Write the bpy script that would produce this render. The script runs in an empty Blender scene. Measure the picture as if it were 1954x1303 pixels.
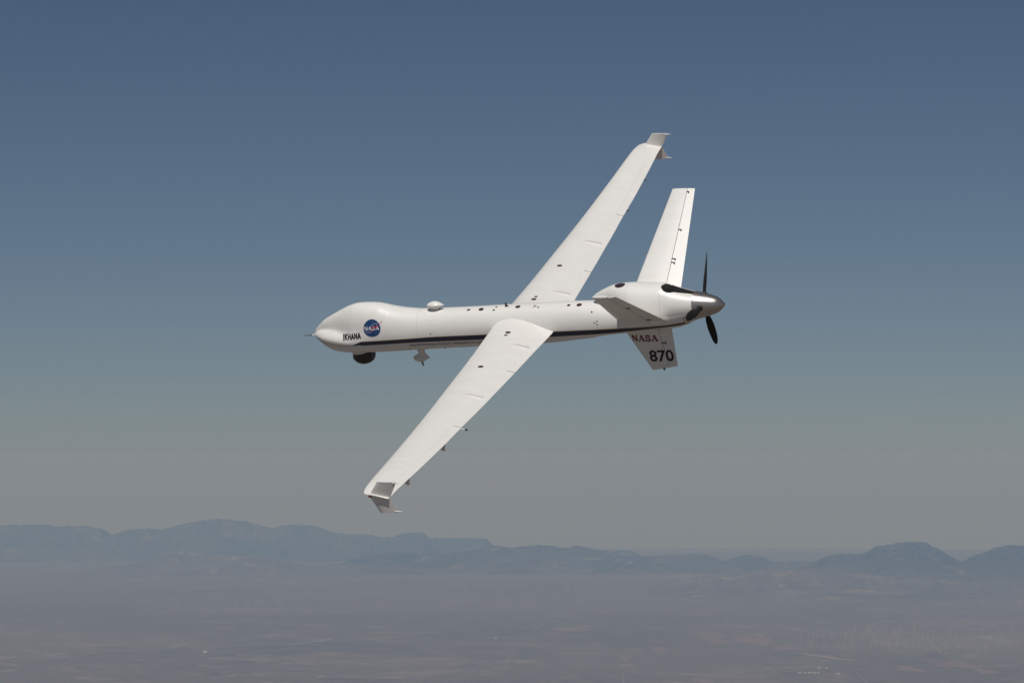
import bpy, bmesh, math, random
from mathutils import Vector, Matrix, noise

random.seed(7)
C = bpy.context.scene.collection
SC = bpy.context.scene
R = math.radians
PI = math.pi

# ---------------------------------------------------------------- camera, sky, sun, exposure
F_PX = 6078.0                      # focal length in pixels of the 1954 px wide photograph
PITCH = math.atan((871 - 651.5) / F_PX)
cam_d = bpy.data.cameras.new('camera')
cam_d.sensor_width = 36.0
cam_d.lens = F_PX * 36.0 / 1954.0
cam_d.clip_start = 1.0
cam_d.clip_end = 600000.0
cam = bpy.data.objects.new('camera', cam_d)
C.objects.link(cam)
cam.rotation_euler = (PI / 2 + PITCH, 0, 0)
SC.camera = cam

# camera axes in the world, and the aircraft's pose (columns: aft, starboard, up)
CR = Vector((1, 0, 0))
CU = Vector((0, -math.sin(PITCH), math.cos(PITCH)))
CB = Vector((0, -math.cos(PITCH), -math.sin(PITCH)))
RB = ((0.92415338, 0.33535539, -0.18296803),
      (0.02151703, 0.43249282, 0.90138059),
      (0.3814152, -0.83695085, 0.39247385))
TB = (-4.94611, 0.3281, -79.9993)


def c2w(v):
    return CR * v[0] + CU * v[1] + CB * v[2]


POSE = Matrix.Identity(4)
for j in range(3):
    col = c2w((RB[0][j], RB[1][j], RB[2][j]))
    for i in range(3):
        POSE[i][j] = col[i]
tr = c2w(TB)
for i in range(3):
    POSE[i][3] = tr[i]

SUN_BODY = Vector((0.13, -0.13, 0.98)).normalized()     # direction to the sun, aircraft axes
SUN_W = (POSE.to_3x3() @ SUN_BODY).normalized()
SUN_EL = math.asin(SUN_W.z)
SUN_AZ = math.atan2(SUN_W.x, SUN_W.y)                   # clockwise from +Y
sun_d = bpy.data.lights.new('sun', 'SUN')
sun_d.energy = 4.9
sun_d.angle = R(0.53)
sun_d.color = (1.0, 0.962, 0.91)
sun = bpy.data.objects.new('sun', sun_d)
C.objects.link(sun)
sun.rotation_euler = (-SUN_W).to_track_quat('-Z', 'Y').to_euler()

W = bpy.data.worlds.new('World')
SC.world = W
W.use_nodes = True
wn = W.node_tree.nodes
wl = W.node_tree.links
bg = wn['Background']
sky = wn.new('ShaderNodeTexSky')
sky.sky_type = 'NISHITA'
sky.sun_disc = False
sky.sun_elevation = SUN_EL
sky.sun_rotation = SUN_AZ
sky.altitude = 2600.0
sky.air_density = 0.7
sky.dust_density = 1.5
sky.ozone_density = 2.0
tint = wn.new('ShaderNodeMix')
tint.data_type = 'RGBA'
tint.blend_type = 'MULTIPLY'
tint.inputs[0].default_value = 1.0
tint.inputs[7].default_value = (1.0, 0.965, 0.935, 1)
wl.new(sky.outputs[0], tint.inputs[6])
wl.new(tint.outputs[2], bg.inputs[0])
bg.inputs[1].default_value = 0.0545

SC.view_settings.view_transform = 'Standard'
SC.view_settings.look = 'None'
SC.view_settings.exposure = -0.66
SC.view_settings.gamma = 1.0
SC.view_settings.use_curve_mapping = False
SC.cycles.use_denoising = True
SC.cycles.max_bounces = 8
SC.cycles.diffuse_bounces = 4
SC.cycles.volume_bounces = 0


# ---------------------------------------------------------------- helpers
def mat(name, col, rough=0.5, metal=0.0, spec=0.5, var=0.0, scale=3.0, coat=0.0, bump=0.0):
    m = bpy.data.materials.new(name)
    m.use_nodes = True
    n, l = m.node_tree.nodes, m.node_tree.links
    b = n['Principled BSDF']
    b.inputs['Base Color'].default_value = (*col, 1)
    b.inputs['Roughness'].default_value = rough
    b.inputs['Metallic'].default_value = metal
    b.inputs['Specular IOR Level'].default_value = spec
    b.inputs['Coat Weight'].default_value = coat
    b.inputs['Coat Roughness'].default_value = 0.12
    if var > 0:
        tc = n.new('ShaderNodeTexCoord')
        nz = n.new('ShaderNodeTexNoise')
        nz.inputs['Scale'].default_value = scale
        nz.inputs['Detail'].default_value = 6
        mx = n.new('ShaderNodeMix')
        mx.data_type = 'RGBA'
        mx.inputs[6].default_value = (*[c * (1 - var) for c in col], 1)
        mx.inputs[7].default_value = (*[min(1, c * (1 + var)) for c in col], 1)
        l.new(tc.outputs['Object'], nz.inputs['Vector'])
        l.new(nz.outputs['Fac'], mx.inputs[0])
        l.new(mx.outputs[2], b.inputs['Base Color'])
        if bump > 0:
            bp = n.new('ShaderNodeBump')
            bp.inputs['Strength'].default_value = bump
            bp.inputs['Distance'].default_value = 0.01
            l.new(nz.outputs['Fac'], bp.inputs['Height'])
            l.new(bp.outputs[0], b.inputs['Normal'])
    return m


def paint_white(name='white_paint', seams=()):
    """glossy white paint with very faint dirt drawn out along the airflow and thin panel joints"""
    m = bpy.data.materials.new(name)
    m.use_nodes = True
    n, l = m.node_tree.nodes, m.node_tree.links
    b = n['Principled BSDF']
    b.inputs['Roughness'].default_value = 0.38
    b.inputs['Coat Weight'].default_value = 0.2
    b.inputs['Coat Roughness'].default_value = 0.13
    tc = n.new('ShaderNodeTexCoord')
    mp = n.new('ShaderNodeMapping')
    mp.inputs['Scale'].default_value = (0.6, 2.5, 2.5)
    nz = n.new('ShaderNodeTexNoise')
    nz.inputs['Scale'].default_value = 2.2
    nz.inputs['Detail'].default_value = 7
    nz.inputs['Roughness'].default_value = 0.65
    l.new(tc.outputs['Object'], mp.inputs['Vector'])
    l.new(mp.outputs[0], nz.inputs['Vector'])
    mx = n.new('ShaderNodeMix')
    mx.data_type = 'RGBA'
    mx.inputs[6].default_value = (0.765, 0.745, 0.71, 1)
    mx.inputs[7].default_value = (0.80, 0.782, 0.75, 1)
    rmp = n.new('ShaderNodeMapRange')
    rmp.inputs[1].default_value = 0.35
    rmp.inputs[2].default_value = 0.62
    l.new(nz.outputs['Fac'], rmp.inputs[0])
    l.new(rmp.outputs[0], mx.inputs[0])
    out = mx.outputs[2]
    if seams:
        sp = n.new('ShaderNodeSeparateXYZ')
        l.new(tc.outputs['Object'], sp.inputs[0])
        last = None
        for s in seams:
            d = n.new('ShaderNodeMath'); d.operation = 'SUBTRACT'
            d.inputs[1].default_value = s
            l.new(sp.outputs[0], d.inputs[0])
            a = n.new('ShaderNodeMath'); a.operation = 'ABSOLUTE'
            l.new(d.outputs[0], a.inputs[0])
            c = n.new('ShaderNodeMath'); c.operation = 'LESS_THAN'
            c.inputs[1].default_value = 0.005
            l.new(a.outputs[0], c.inputs[0])
            if last is None:
                last = c.outputs[0]
            else:
                q = n.new('ShaderNodeMath'); q.operation = 'MAXIMUM'
                l.new(last, q.inputs[0]); l.new(c.outputs[0], q.inputs[1])
                last = q.outputs[0]
        f = n.new('ShaderNodeMath'); f.operation = 'MULTIPLY'
        f.inputs[1].default_value = 0.35
        l.new(last, f.inputs[0])
        m2 = n.new('ShaderNodeMix'); m2.data_type = 'RGBA'
        l.new(f.outputs[0], m2.inputs[0])
        l.new(out, m2.inputs[6])
        m2.inputs[7].default_value = (0.2, 0.19, 0.18, 1)
        out = m2.outputs[2]
    l.new(out, b.inputs['Base Color'])
    return m


M = {
    'white': paint_white(),
    'hull': paint_white('hull_white_paint', (2.98,)),
    'cowl': paint_white('cowling_white_paint', (8.56, 9.42)),
    'navy': mat('navy_paint', (0.012, 0.017, 0.038), 0.35, coat=0.3, var=0.15),
    'gold': mat('gold_paint', (0.45, 0.32, 0.13), 0.4, var=0.1),
    'letter': mat('black_lettering', (0.014, 0.014, 0.017), 0.5, var=0.2),
    'red': mat('red_lettering', (0.17, 0.022, 0.027), 0.45, var=0.1),
    'vred': mat('emblem_red', (0.5, 0.02, 0.03), 0.4, var=0.1),
    'blue': mat('emblem_blue', (0.012, 0.05, 0.16), 0.4, var=0.2, scale=9),
    'pale': mat('emblem_white', (0.78, 0.78, 0.8), 0.45, var=0.03),
    'maroon': mat('maroon_cap', (0.062, 0.022, 0.024), 0.35, var=0.25, scale=20),
    'dark': mat('dark_rubber', (0.02, 0.02, 0.022), 0.55, var=0.3, scale=12),
    'soot': mat('sooty_metal', (0.014, 0.014, 0.014), 0.8, spec=0.25, var=0.4, scale=14, bump=0.3),
    'turret': mat('turret_black', (0.035, 0.028, 0.025), 0.45, var=0.25, scale=8),
    'glass': mat('dark_glass', (0.01, 0.012, 0.02), 0.08, var=0.1),
    'grey': mat('grey_primer', (0.3, 0.3, 0.3), 0.5, var=0.1),
    'gap': mat('gap_grey', (0.06, 0.055, 0.05), 0.7, var=0.2),
    'steel': mat('polished_steel', (0.50, 0.465, 0.43), 0.33, metal=0.9, var=0.12, scale=5),
    'blade': mat('blade_composite', (0.010, 0.010, 0.011), 0.65, spec=0.25, var=0.3, scale=10),
    'navred': mat('red_lens', (0.22, 0.06, 0.035), 0.15, var=0.1),
    'navgreen': mat('green_lens', (0.03, 0.35, 0.1), 0.15, var=0.1),
    'turb': mat('turbine_white', (0.36, 0.36, 0.35), 0.5, var=0.05),
    'shed': mat('shed_white', (0.40, 0.39, 0.37), 0.6, var=0.05),
    'roof': mat('shed_roof', (0.46, 0.45, 0.43), 0.5, var=0.05),
}


def link(name, me, parent=None, m=None, smooth=30):
    if m is not None:
        me.materials.append(M[m] if isinstance(m, str) else m)
    o = bpy.data.objects.new(name, me)
    C.objects.link(o)
    if parent:
        o.parent = parent
    if smooth:
        for p in me.polygons:
            p.use_smooth = True
        me.set_sharp_from_angle(angle=R(smooth))
    return o


def mesh(name, vs, fs, parent=None, m=None, smooth=30, recalc=True):
    me = bpy.data.meshes.new(name)
    me.from_pydata([tuple(v) for v in vs], [], fs)
    if recalc:
        bm = bmesh.new(); bm.from_mesh(me)
        bmesh.ops.recalc_face_normals(bm, faces=bm.faces)
        bm.to_mesh(me); bm.free()
    return link(name, me, parent, m, smooth)


def loft(rings, close=True, cap0=True, cap1=True):
    n = len(rings[0])
    vs = [v for r in rings for v in r]
    fs = []
    for i in range(len(rings) - 1):
        for k in range(n if close else n - 1):
            a, b = i * n + k, i * n + (k + 1) % n
            fs.append((a, b, b + n, a + n))
    if cap0: fs.append(tuple(range(n - 1, -1, -1)))
    if cap1: fs.append(tuple(range((len(rings) - 1) * n, len(rings) * n)))
    return vs, fs


def tube_rings(pts, rad, n=16, flat=1.0):
    """rings along a poly-line, radius per point"""
    pts = [Vector(p) for p in pts]
    out = []
    for i, p in enumerate(pts):
        d = (pts[min(i + 1, len(pts) - 1)] - pts[max(i - 1, 0)]).normalized()
        a = d.cross(Vector((0, 1, 0)))
        if a.length < 0.1: a = d.cross(Vector((1, 0, 0)))
        a.normalize(); b = d.cross(a).normalized()
        out.append([p + a * (rad[i] * flat * math.cos(t)) + b * (rad[i] * math.sin(t)) for t in [2 * PI * k / n for k in range(n)]])
    return out


def tube(name, pts, rad, parent, m, n=16, flat=1.0):
    v, f = loft(tube_rings(pts, rad, n, flat))
    return mesh(name, v, f, parent, m)


def tab(T, x):
    xs = [a for a, b in T]; ys = [b for a, b in T]; n = len(xs)
    if x <= xs[0]: return ys[0]
    if x >= xs[-1]: return ys[-1]
    for i in range(n - 1):
        if x <= xs[i + 1]: break

    def sl(j):
        if j <= 0: return (ys[1] - ys[0]) / (xs[1] - xs[0])
        if j >= n - 1: return (ys[-1] - ys[-2]) / (xs[-1] - xs[-2])
        d0 = (ys[j] - ys[j - 1]) / (xs[j] - xs[j - 1]); d1 = (ys[j + 1] - ys[j]) / (xs[j + 1] - xs[j])
        return 0 if d0 * d1 <= 0 else 2 * d0 * d1 / (d0 + d1)
    h = xs[i + 1] - xs[i]; s = (x - xs[i]) / h
    return (2 * s**3 - 3 * s * s + 1) * ys[i] + (s**3 - 2 * s * s + s) * h * sl(i) + (-2 * s**3 + 3 * s * s) * ys[i + 1] + (s**3 - s * s) * h * sl(i + 1)


# ---------------------------------------------------------------- the land, 2600 m below, with the Earth's curve
H0 = 2600.0
RE = 6371000.0
FAR = 260000.0


def zg(x, y):
    return -H0 - (x * x + y * y) / (2 * RE)


def gp(px, py, up=0.0):
    """ground point seen at a pixel of the photograph"""
    d = CR * (px - 977) - CU * (py - 651.5) - CB * F_PX
    d.normalize()
    hz = math.hypot(d.x, d.y); s = -d.z / hz
    k = 1 / (2 * RE)
    disc = s * s - 4 * k * H0
    r = (s - math.sqrt(disc)) / (2 * k) if disc > 0 else math.sqrt(H0 / k)
    x, y = d.x / hz * r, d.y / hz * r
    return Vector((x, y, zg(x, y) + up))


def land_material(name, c0, c1, c2, c3, foot=None):
    m = bpy.data.materials.new(name)
    m.use_nodes = True
    n, l = m.node_tree.nodes, m.node_tree.links
    b = n['Principled BSDF']
    b.inputs['Roughness'].default_value = 0.95
    b.inputs['Specular IOR Level'].default_value = 0.1
    tc = n.new('ShaderNodeTexCoord')

    def noi(scale, det, rough=0.6, dist=0.0):
        z = n.new('ShaderNodeTexNoise')
        z.inputs['Scale'].default_value = scale
        z.inputs['Detail'].default_value = det
        z.inputs['Roughness'].default_value = rough
        z.inputs['Distortion'].default_value = dist
        l.new(tc.outputs['Object'], z.inputs['Vector'])
        return z.outputs['Fac']

    def mixc(f, a, bb, lo, hi):
        mr = n.new('ShaderNodeMapRange')
        mr.inputs[1].default_value = lo; mr.inputs[2].default_value = hi
        l.new(f, mr.inputs[0])
        mx = n.new('ShaderNodeMix'); mx.data_type = 'RGBA'
        l.new(mr.outputs[0], mx.inputs[0])
        for s, v in ((6, a), (7, bb)):
            if isinstance(v, tuple): mx.inputs[s].default_value = (*v, 1)
            else: l.new(v, mx.inputs[s])
        return mx.outputs[2]
    a = mixc(noi(1 / 9000, 8, 0.62), c0, c1, 0.35, 0.65)
    a = mixc(noi(1 / 2200, 7, 0.72, 0.6), a, c2, 0.50, 0.72)
    a = mixc(noi(1 / 750, 6, 0.75, 0.3), a, c3, 0.57, 0.74)
    a = mixc(noi(1 / 15000, 4, 0.5), a, c0, 0.5, 0.7)
    a = mixc(noi(1 / 260, 4, 0.75), a, c3, 0.56, 0.82)
    a = mixc(noi(1 / 500, 5, 0.75, 0.4), a, tuple(c * 0.7 for c in c0), 0.53, 0.70)
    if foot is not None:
        # foot of a range: soil fans plus painted-in haze layering, broken by scrub gullies
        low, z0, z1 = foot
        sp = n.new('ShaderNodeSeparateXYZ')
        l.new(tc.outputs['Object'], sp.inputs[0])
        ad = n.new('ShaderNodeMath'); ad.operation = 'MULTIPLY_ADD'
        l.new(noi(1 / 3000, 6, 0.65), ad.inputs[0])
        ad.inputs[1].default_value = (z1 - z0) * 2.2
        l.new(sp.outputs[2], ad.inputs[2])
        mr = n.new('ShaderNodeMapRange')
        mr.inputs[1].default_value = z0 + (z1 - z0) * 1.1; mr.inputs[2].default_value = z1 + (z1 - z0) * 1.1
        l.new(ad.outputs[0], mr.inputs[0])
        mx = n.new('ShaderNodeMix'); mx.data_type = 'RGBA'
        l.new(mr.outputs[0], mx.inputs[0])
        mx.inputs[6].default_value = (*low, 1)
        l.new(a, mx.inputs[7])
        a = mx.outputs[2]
    l.new(a, b.inputs['Base Color'])
    return m


MG = land_material('desert_ground', (0.138, 0.117, 0.098), (0.185, 0.155, 0.128), (0.235, 0.198, 0.163), (0.40, 0.345, 0.29))
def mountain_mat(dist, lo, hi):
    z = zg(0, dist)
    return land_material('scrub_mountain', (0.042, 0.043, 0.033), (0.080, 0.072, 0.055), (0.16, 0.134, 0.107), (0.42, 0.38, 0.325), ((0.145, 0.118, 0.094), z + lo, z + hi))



MF = land_material('bare_foothill', (0.100, 0.086, 0.070), (0.165, 0.136, 0.11), (0.23, 0.192, 0.158), (0.42, 0.365, 0.31))

rads = [0, 400, 1000, 2000, 4000, 7000, 11000, 16000, 22000, 28000]
while rads[-1] < FAR: rads.append(min(FAR, rads[-1] + 1600))
NA = 360
vs = [(0, 0, -H0)]
fs = []
for r in rads[1:]:
    for k in range(NA):
        x, y = r * math.cos(2 * PI * k / NA), r * math.sin(2 * PI * k / NA)
        vs.append((x, y, zg(x, y)))
for k in range(NA):
    fs.append((0, 1 + k, 1 + (k + 1) % NA))
for i in range(len(rads) - 2):
    for k in range(NA):
        a, b = 1 + i * NA + k, 1 + i * NA + (k + 1) % NA
        fs.append((a, a + NA, b + NA, b))
ground = mesh('ground', vs, fs, None, MG, 0, recalc=False)
for p in ground.data.polygons: p.use_smooth = True
ground['kind'] = 'structure'


def ridge(name, prof, dist, depth, m, seed, rough=0.35, n_u=760, n_v=54, base=-40, pow_=1.15):
    """terrain relief: crest line given by pixels of the photograph at one distance, slopes with spurs and gullies"""
    px0, px1 = prof[0][0], prof[-1][0]
    vs, fs = [], []
    for i in range(n_u):
        u = i / (n_u - 1)
        px = px0 + (px1 - px0) * u
        py = tab(prof, px)
        az = math.atan((px - 977) / F_PX)
        edge = min(1, min(u, 1 - u) * 18)
        # crest height above the curved ground
        el = (py - 871) / F_PX
        zc = -dist * el
        zc += 26 * (dist / 90000)**2 * (noise.noise(Vector((px / 17.0, seed, 3))) + 0.7 * noise.noise(Vector((px / 6.0, seed, 8))))
        hc = max(30, zc - zg(0, dist)) * (edge if edge < 1 else 1)
        wob = 1 + 0.10 * noise.noise(Vector((u * 9, seed, 0)))
        for j in range(n_v):
            t = j / (n_v - 1) * 2 - 1                 # -1 near foot, 0 crest, 1 far foot
            d = dist + t * depth * (1.0 if t < 0 else 0.6) * wob
            x, y = d * math.sin(az), d * math.cos(az)
            s = (1 - abs(t)) ** pow_
            q = Vector((x / 5200, y / 5200, seed))
            rid = 1 - abs(noise.noise(q)) * 2.2
            rid2 = 1 - abs(noise.noise(q * 2.7)) * 2.0
            rid3 = 1 - abs(noise.noise(q * 7.1)) * 2.0
            k = (0.55 * rid + 0.28 * rid2 + 0.17 * rid3 - 0.55) * rough
            rid4 = 1 - abs(noise.noise(q * 17.0)) * 2.0
            h = hc * (s + k * 4.2 * s * (1 - s))
            h += hc * (0.05 * rid3 + 0.03 * rid4) * s * min(1, 6 * (1 - s) + .35)
            vs.append((x, y, zg(x, y) + base * (1 - s) + max(h, 0 if s > 0 else base)))
    for i in range(n_u - 1):
        for j in range(n_v - 1):
            a = i * n_v + j
            fs.append((a, a + n_v, a + n_v + 1, a + 1))
    o = mesh(name, vs, fs, None, m, 0, recalc=False)
    for p in o.data.polygons: p.use_smooth = True
    o['kind'] = 'structure'
    return o


far_left = [(-260, 1012), (-120, 1003), (0, 1000), (50, 999), (120, 1003), (150, 1002), (190, 1006), (218, 1018), (250, 1009), (285, 1007), (305, 1009), (340, 1001), (380, 992.5), (420, 990), (460, 993), (500, 1001), (521, 1006), (550, 1001), (580, 1001), (610, 1006), (650, 1018), (693, 1019), (746, 1025), (763, 1018), (793, 1015), (810, 1018), (823, 1026), (863, 1026), (926, 1027), (946, 1038), (1000, 1058)]
mid = [(610, 1085), (650, 1072), (683, 1060), (750, 1053), (796, 1056), (836, 1056), (883, 1053), (916, 1045), (943, 1041), (983, 1044), (1002, 1041), (1042, 1042), (1076, 1045), (1106, 1041), (1129, 1047), (1169, 1051), (1185, 1049), (1209, 1051), (1229, 1059), (1265, 1058), (1300, 1056), (1337, 1055), (1357, 1059), (1380, 1069), (1400, 1062), (1424, 1057), (1451, 1060), (1477, 1069), (1514, 1068), (1548, 1071), (1600, 1074), (1660, 1086)]
right = [(1490, 1084), (1520, 1077), (1548, 1071), (1584, 1058), (1611, 1055), (1641, 1056), (1668, 1044), (1702, 1037), (1732, 1033), (1758, 1034), (1775, 1040), (1809, 1057), (1832, 1068), (1852, 1060), (1889, 1047), (1926, 1037), (1954, 1038), (2020, 1046), (2100, 1040), (2200, 1060)]
left_hill = [(60, 1098), (150, 1086), (233, 1075), (293, 1066), (326, 1057), (366, 1059), (432, 1057), (499, 1060), (532, 1067), (582, 1073), (650, 1075), (720, 1084), (760, 1092)]
front_right = [(1200, 1128), (1280, 1110), (1340, 1098), (1400, 1096), (1450, 1086), (1520, 1084), (1600, 1088), (1700, 1096), (1780, 1102), (1860, 1108), (1954, 1106), (2060, 1100), (2160, 1110)]
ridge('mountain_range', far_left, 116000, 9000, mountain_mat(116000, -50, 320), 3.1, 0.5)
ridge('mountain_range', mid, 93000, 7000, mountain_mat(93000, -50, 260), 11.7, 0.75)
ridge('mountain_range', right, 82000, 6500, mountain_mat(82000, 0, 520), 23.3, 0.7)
ridge('hills', left_hill, 89000, 6000, MF, 31.9, 0.6)
ridge('hills', front_right, 73000, 7500, MF, 47.2, 0.7)


def gridsheet(name, quads, m, up):
    vs, fs = [], []
    for a, b in quads:
        vs += [a, b]
    for i in range(len(quads) - 1):
        fs.append((2 * i, 2 * i + 1, 2 * i + 3, 2 * i + 2))
    o = mesh(name, vs, fs, None, m, 0, recalc=False)
    o['kind'] = 'structure'
    return o


M['road'] = mat('pale_dirt_road', (0.26, 0.235, 0.205), 0.95, var=0.15, scale=0.002)
M['strip'] = mat('pale_dry_soil', (0.27, 0.235, 0.195), 0.95, var=0.2, scale=0.004)
M['ochre'] = mat('ochre_soil', (0.33, 0.25, 0.165), 0.95, var=0.15, scale=0.004)
M['rust'] = mat('reddish_soil', (0.20, 0.142, 0.12), 0.95, var=0.3, scale=0.0015)


def road(pts, width, m='road', name='road', up=3.0):
    P = []
    for i in range(len(pts) - 1):
        a, b = gp(*pts[i]), gp(*pts[i + 1])
        n = max(2, int((b - a).length / 400))
        for k in range(n):
            P.append(a.lerp(b, k / n))
    P.append(gp(*pts[-1]))
    q = []
    for i, p in enumerate(P):
        d = P[min(i + 1, len(P) - 1)] - P[max(i - 1, 0)]
        s = Vector((-d.y, d.x, 0)).normalized() * width / 2 * (1 + 0.25 * noise.noise(Vector((i * 0.7, width, 0))))
        e = []
        for w in (p - s, p + s):
            e.append(Vector((w.x, w.y, zg(w.x, w.y) + up)))
        q.append(e)
    return gridsheet(name, q, M[m], up)


road([(1056, 1170), (999, 1223), (983, 1236), (961, 1279)], 14)
road([(1056, 1171), (1150, 1168), (1260, 1160), (1420, 1152)], 34)
road([(1188, 1283), (1191, 1316)], 12)
road([(1775, 1221), (1795, 1246), (1830, 1262)], 16)
road([(1618, 1271), (1640, 1288), (1662, 1312)], 12)
road([(1120, 1208), (1150, 1208), (1230, 1212), (1410, 1216)], 26)
road([(213, 1244), (290, 1243), (325, 1236), (362, 1224)], 40)
road([(1500, 1287), (1560, 1292), (1625, 1292), (1655, 1300)], 14)
road([(735, 1275), (770, 1258), (800, 1240), (826, 1215)], 12)
road([(300, 1268), (345, 1252), (520, 1244), (590, 1224)], 16)
for pts, w, m_ in (([(700, 1206), (760, 1207), (838, 1206)], 230, 'strip'), ([(808, 1257), (835, 1256), (868, 1257)], 130, 'strip'),
                   ([(333, 1221), (360, 1221), (383, 1219)], 90, 'strip'), ([(88, 1252), (112, 1251)], 130, 'strip'),
                   ([(460, 1202), (520, 1203), (574, 1202)], 110, 'strip'), ([(930, 1183), (1015, 1182)], 90, 'strip'),
                   ([(1534, 1248), (1570, 1252), (1600, 1257), (1634, 1261)], 110, 'ochre'), ([(1722, 1282), (1745, 1283)], 60, 'ochre'),
                   ([(239, 1240), (257, 1240)], 130, 'ochre'), ([(815, 1294), (838, 1294)], 60, 'ochre'),
                   ([(25, 1262), (70, 1257)], 60, 'strip'), ([(1780, 1290), (1802, 1289)], 60, 'strip'),
                   ([(110, 1141), (180, 1140), (300, 1139)], 120, 'strip'), ([(1490, 1187), (1515, 1187)], 90, 'strip'),
                   ([(610, 1264), (640, 1262), (720, 1270)], 60, 'strip'), ([(1870, 1205), (1954, 1206), (1990, 1206)], 110, 'strip'),
                   ([(560, 1228), (600, 1224), (636, 1218)], 120, 'strip')):
    road(pts, w, m_, 'dry_soil', 4.0)


def patch(cx, cy, wx, wy, m, seed, name='red_soil'):
    """irregular bare patch of ground seen about a pixel"""
    c = gp(cx, cy)
    ex = (gp(cx + wx, cy) - c).length
    ey = (gp(cx, cy - wy) - c).length
    vs = [Vector((c.x, c.y, zg(c.x, c.y) + 2.0))]
    n = 64
    for k in range(n):
        t = 2 * PI * k / n
        r = 1 + 0.75 * noise.noise(Vector((math.cos(t) * 1.6, math.sin(t) * 1.6, seed))) + 0.35 * noise.noise(Vector((math.cos(t) * 6, math.sin(t) * 6, seed)))
        x, y = c.x + ex * r * math.cos(t), c.y + ey * r * math.sin(t)
        vs.append(Vector((x, y, zg(x, y) + 2.0)))
    fs = [(0, 1 + k, 1 + (k + 1) % n) for k in range(n)]
    o = mesh(name, vs, fs, None, M[m], 0, recalc=False)
    o['kind'] = 'structure'


for i, a in enumerate([(1355, 1212, 30, 9), (1370, 1225, 16, 6), (1450, 1222, 38, 10), (1425, 1213, 12, 5), (1500, 1236, 30, 5), (1090, 1201, 34, 5), (1108, 1196, 13, 4),
                       (1825, 1268, 46, 7), (1880, 1280, 22, 4), (1735, 1277, 24, 6), (1258, 1238, 12, 6), (1192, 1254, 8, 7), (430, 1197, 24, 3), (1600, 1288, 26, 5), (1150, 1166, 30, 3), (1340, 1298, 22, 5)]):
    patch(*a, 'rust', 5.3 + i * 3.7)

# ---------------------------------------------------------------- wind turbines and sheds on the plain
def turbine_mesh(phase, hub=72.0, rot=34.0):
    vs, fs = [], []

    def add(v, f):
        b = len(vs); vs.extend(v); fs.extend([tuple(b + i for i in q) for q in f])
    v, f = loft([[(r * math.cos(t), r * math.sin(t), z) for t in [2 * PI * k / 8 for k in range(8)]] for r, z in ((2.0, -3), (1.7, hub * .5), (1.1, hub))])
    add(v, f)
    x0, x1, y0, y1, z0, z1 = -1.8, 1.8, -6, 4, hub - 1.8, hub + 1.8
    add([(x0, y0, z0), (x1, y0, z0), (x1, y1, z0), (x0, y1, z0), (x0, y0, z1), (x1, y0, z1), (x1, y1, z1), (x0, y1, z1)],
        [(0, 3, 2, 1), (4, 5, 6, 7), (0, 1, 5, 4), (1, 2, 6, 5), (2, 3, 7, 6), (3, 0, 4, 7)])
    for k in range(3):
        a = phase + 2 * PI * k / 3
        d = Vector((math.sin(a), 0, math.cos(a))); s = Vector((math.cos(a), 0, -math.sin(a)))
        o = Vector((0, -6.6, hub))
        pr = []
        for r, w in ((0.5, 0.9), (rot * .25, 1.5), (rot, 0.4)):
            c = o + d * r
            pr.append([c - s * w, c + Vector((0, .5, 0)), c + s * w, c - Vector((0, .5, 0))])
        v, f = loft(pr); add(v, f)
    me = bpy.data.meshes.new('wind_turbine')
    me.from_pydata([tuple(v) for v in vs], [], fs)
    me.materials.append(M['turb'])
    return me


TM = [turbine_mesh(R(a), h_, r_) for a, h_, r_ in ((0, 70, 32), (25, 66, 30), (50, 74, 34), (80, 62, 28), (105, 70, 32))]


def turbines(n, x0, x1, y0, y1, label, group, rows=None, sc=1.0):
    for i in range(n):
        px = random.uniform(x0, x1)
        if rows:
            py = random.choice(rows) + random.uniform(-1.2, 1.2)
        else:
            py = random.uniform(y0, y1)
        p = gp(px, py)
        o = bpy.data.objects.new('wind_turbine', random.choice(TM))
        C.objects.link(o)
        o.location = p
        o.rotation_euler = (0, 0, math.atan2(-p.x, p.y) + R(random.gauss(20, 12)))
        k = sc * random.uniform(0.85, 1.15)
        o.scale = (k, k, k)
        o['label'] = label; o['category'] = 'wind turbine'; o['group'] = group


turbines(165, 1590, 1954, 1190, 1252, 'thin white wind turbine in the dense wind farm on the right-hand plain', 'wind turbines on the right-hand plain', [1203, 1212, 1221, 1228, 1236, 1243], 1.15)
turbines(30, 1500, 1640, 1214, 1240, 'thin white wind turbine beside the pale ochre soil strip', 'wind turbines beside the ochre soil strip', [1221, 1234, 1239], 1.1)
turbines(34, 1850, 1954, 1120, 1158, 'small wind turbine on the hills below the rightmost mountain', 'wind turbines below the rightmost mountain', None, 1.25)
turbines(36, 240, 620, 1148, 1166, 'faint far wind turbine in the rows on the left-hand plain', 'wind turbines on the left-hand plain', [1152, 1162], 1.35)
turbines(34, 850, 1120, 1120, 1142, 'faint far wind turbine in the rows before the middle mountains', 'wind turbines before the middle mountains', [1125, 1130, 1138], 1.4)


def shed_parts(w, d, h, name='white_shed'):
    v = [(-w, -d, -1), (w, -d, -1), (w, d, -1), (-w, d, -1), (-w, -d, h), (w, -d, h), (w, d, h), (-w, d, h)]
    f = [(0, 1, 5, 4), (1, 2, 6, 5), (2, 3, 7, 6), (3, 0, 4, 7)]
    e = 0.6
    rv = [(-w - e, -d - e, h + .02), (w + e, -d - e, h + .02), (w + e, d + e, h + .02), (-w - e, d + e, h + .02), (-w - e, 0, h + d * .35), (w + e, 0, h + d * .35)]
    rf = [(0, 1, 5, 4), (2, 3, 4, 5), (1, 2, 5), (3, 0, 4), (3, 2, 1, 0)]
    return v, f, rv, rf


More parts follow.
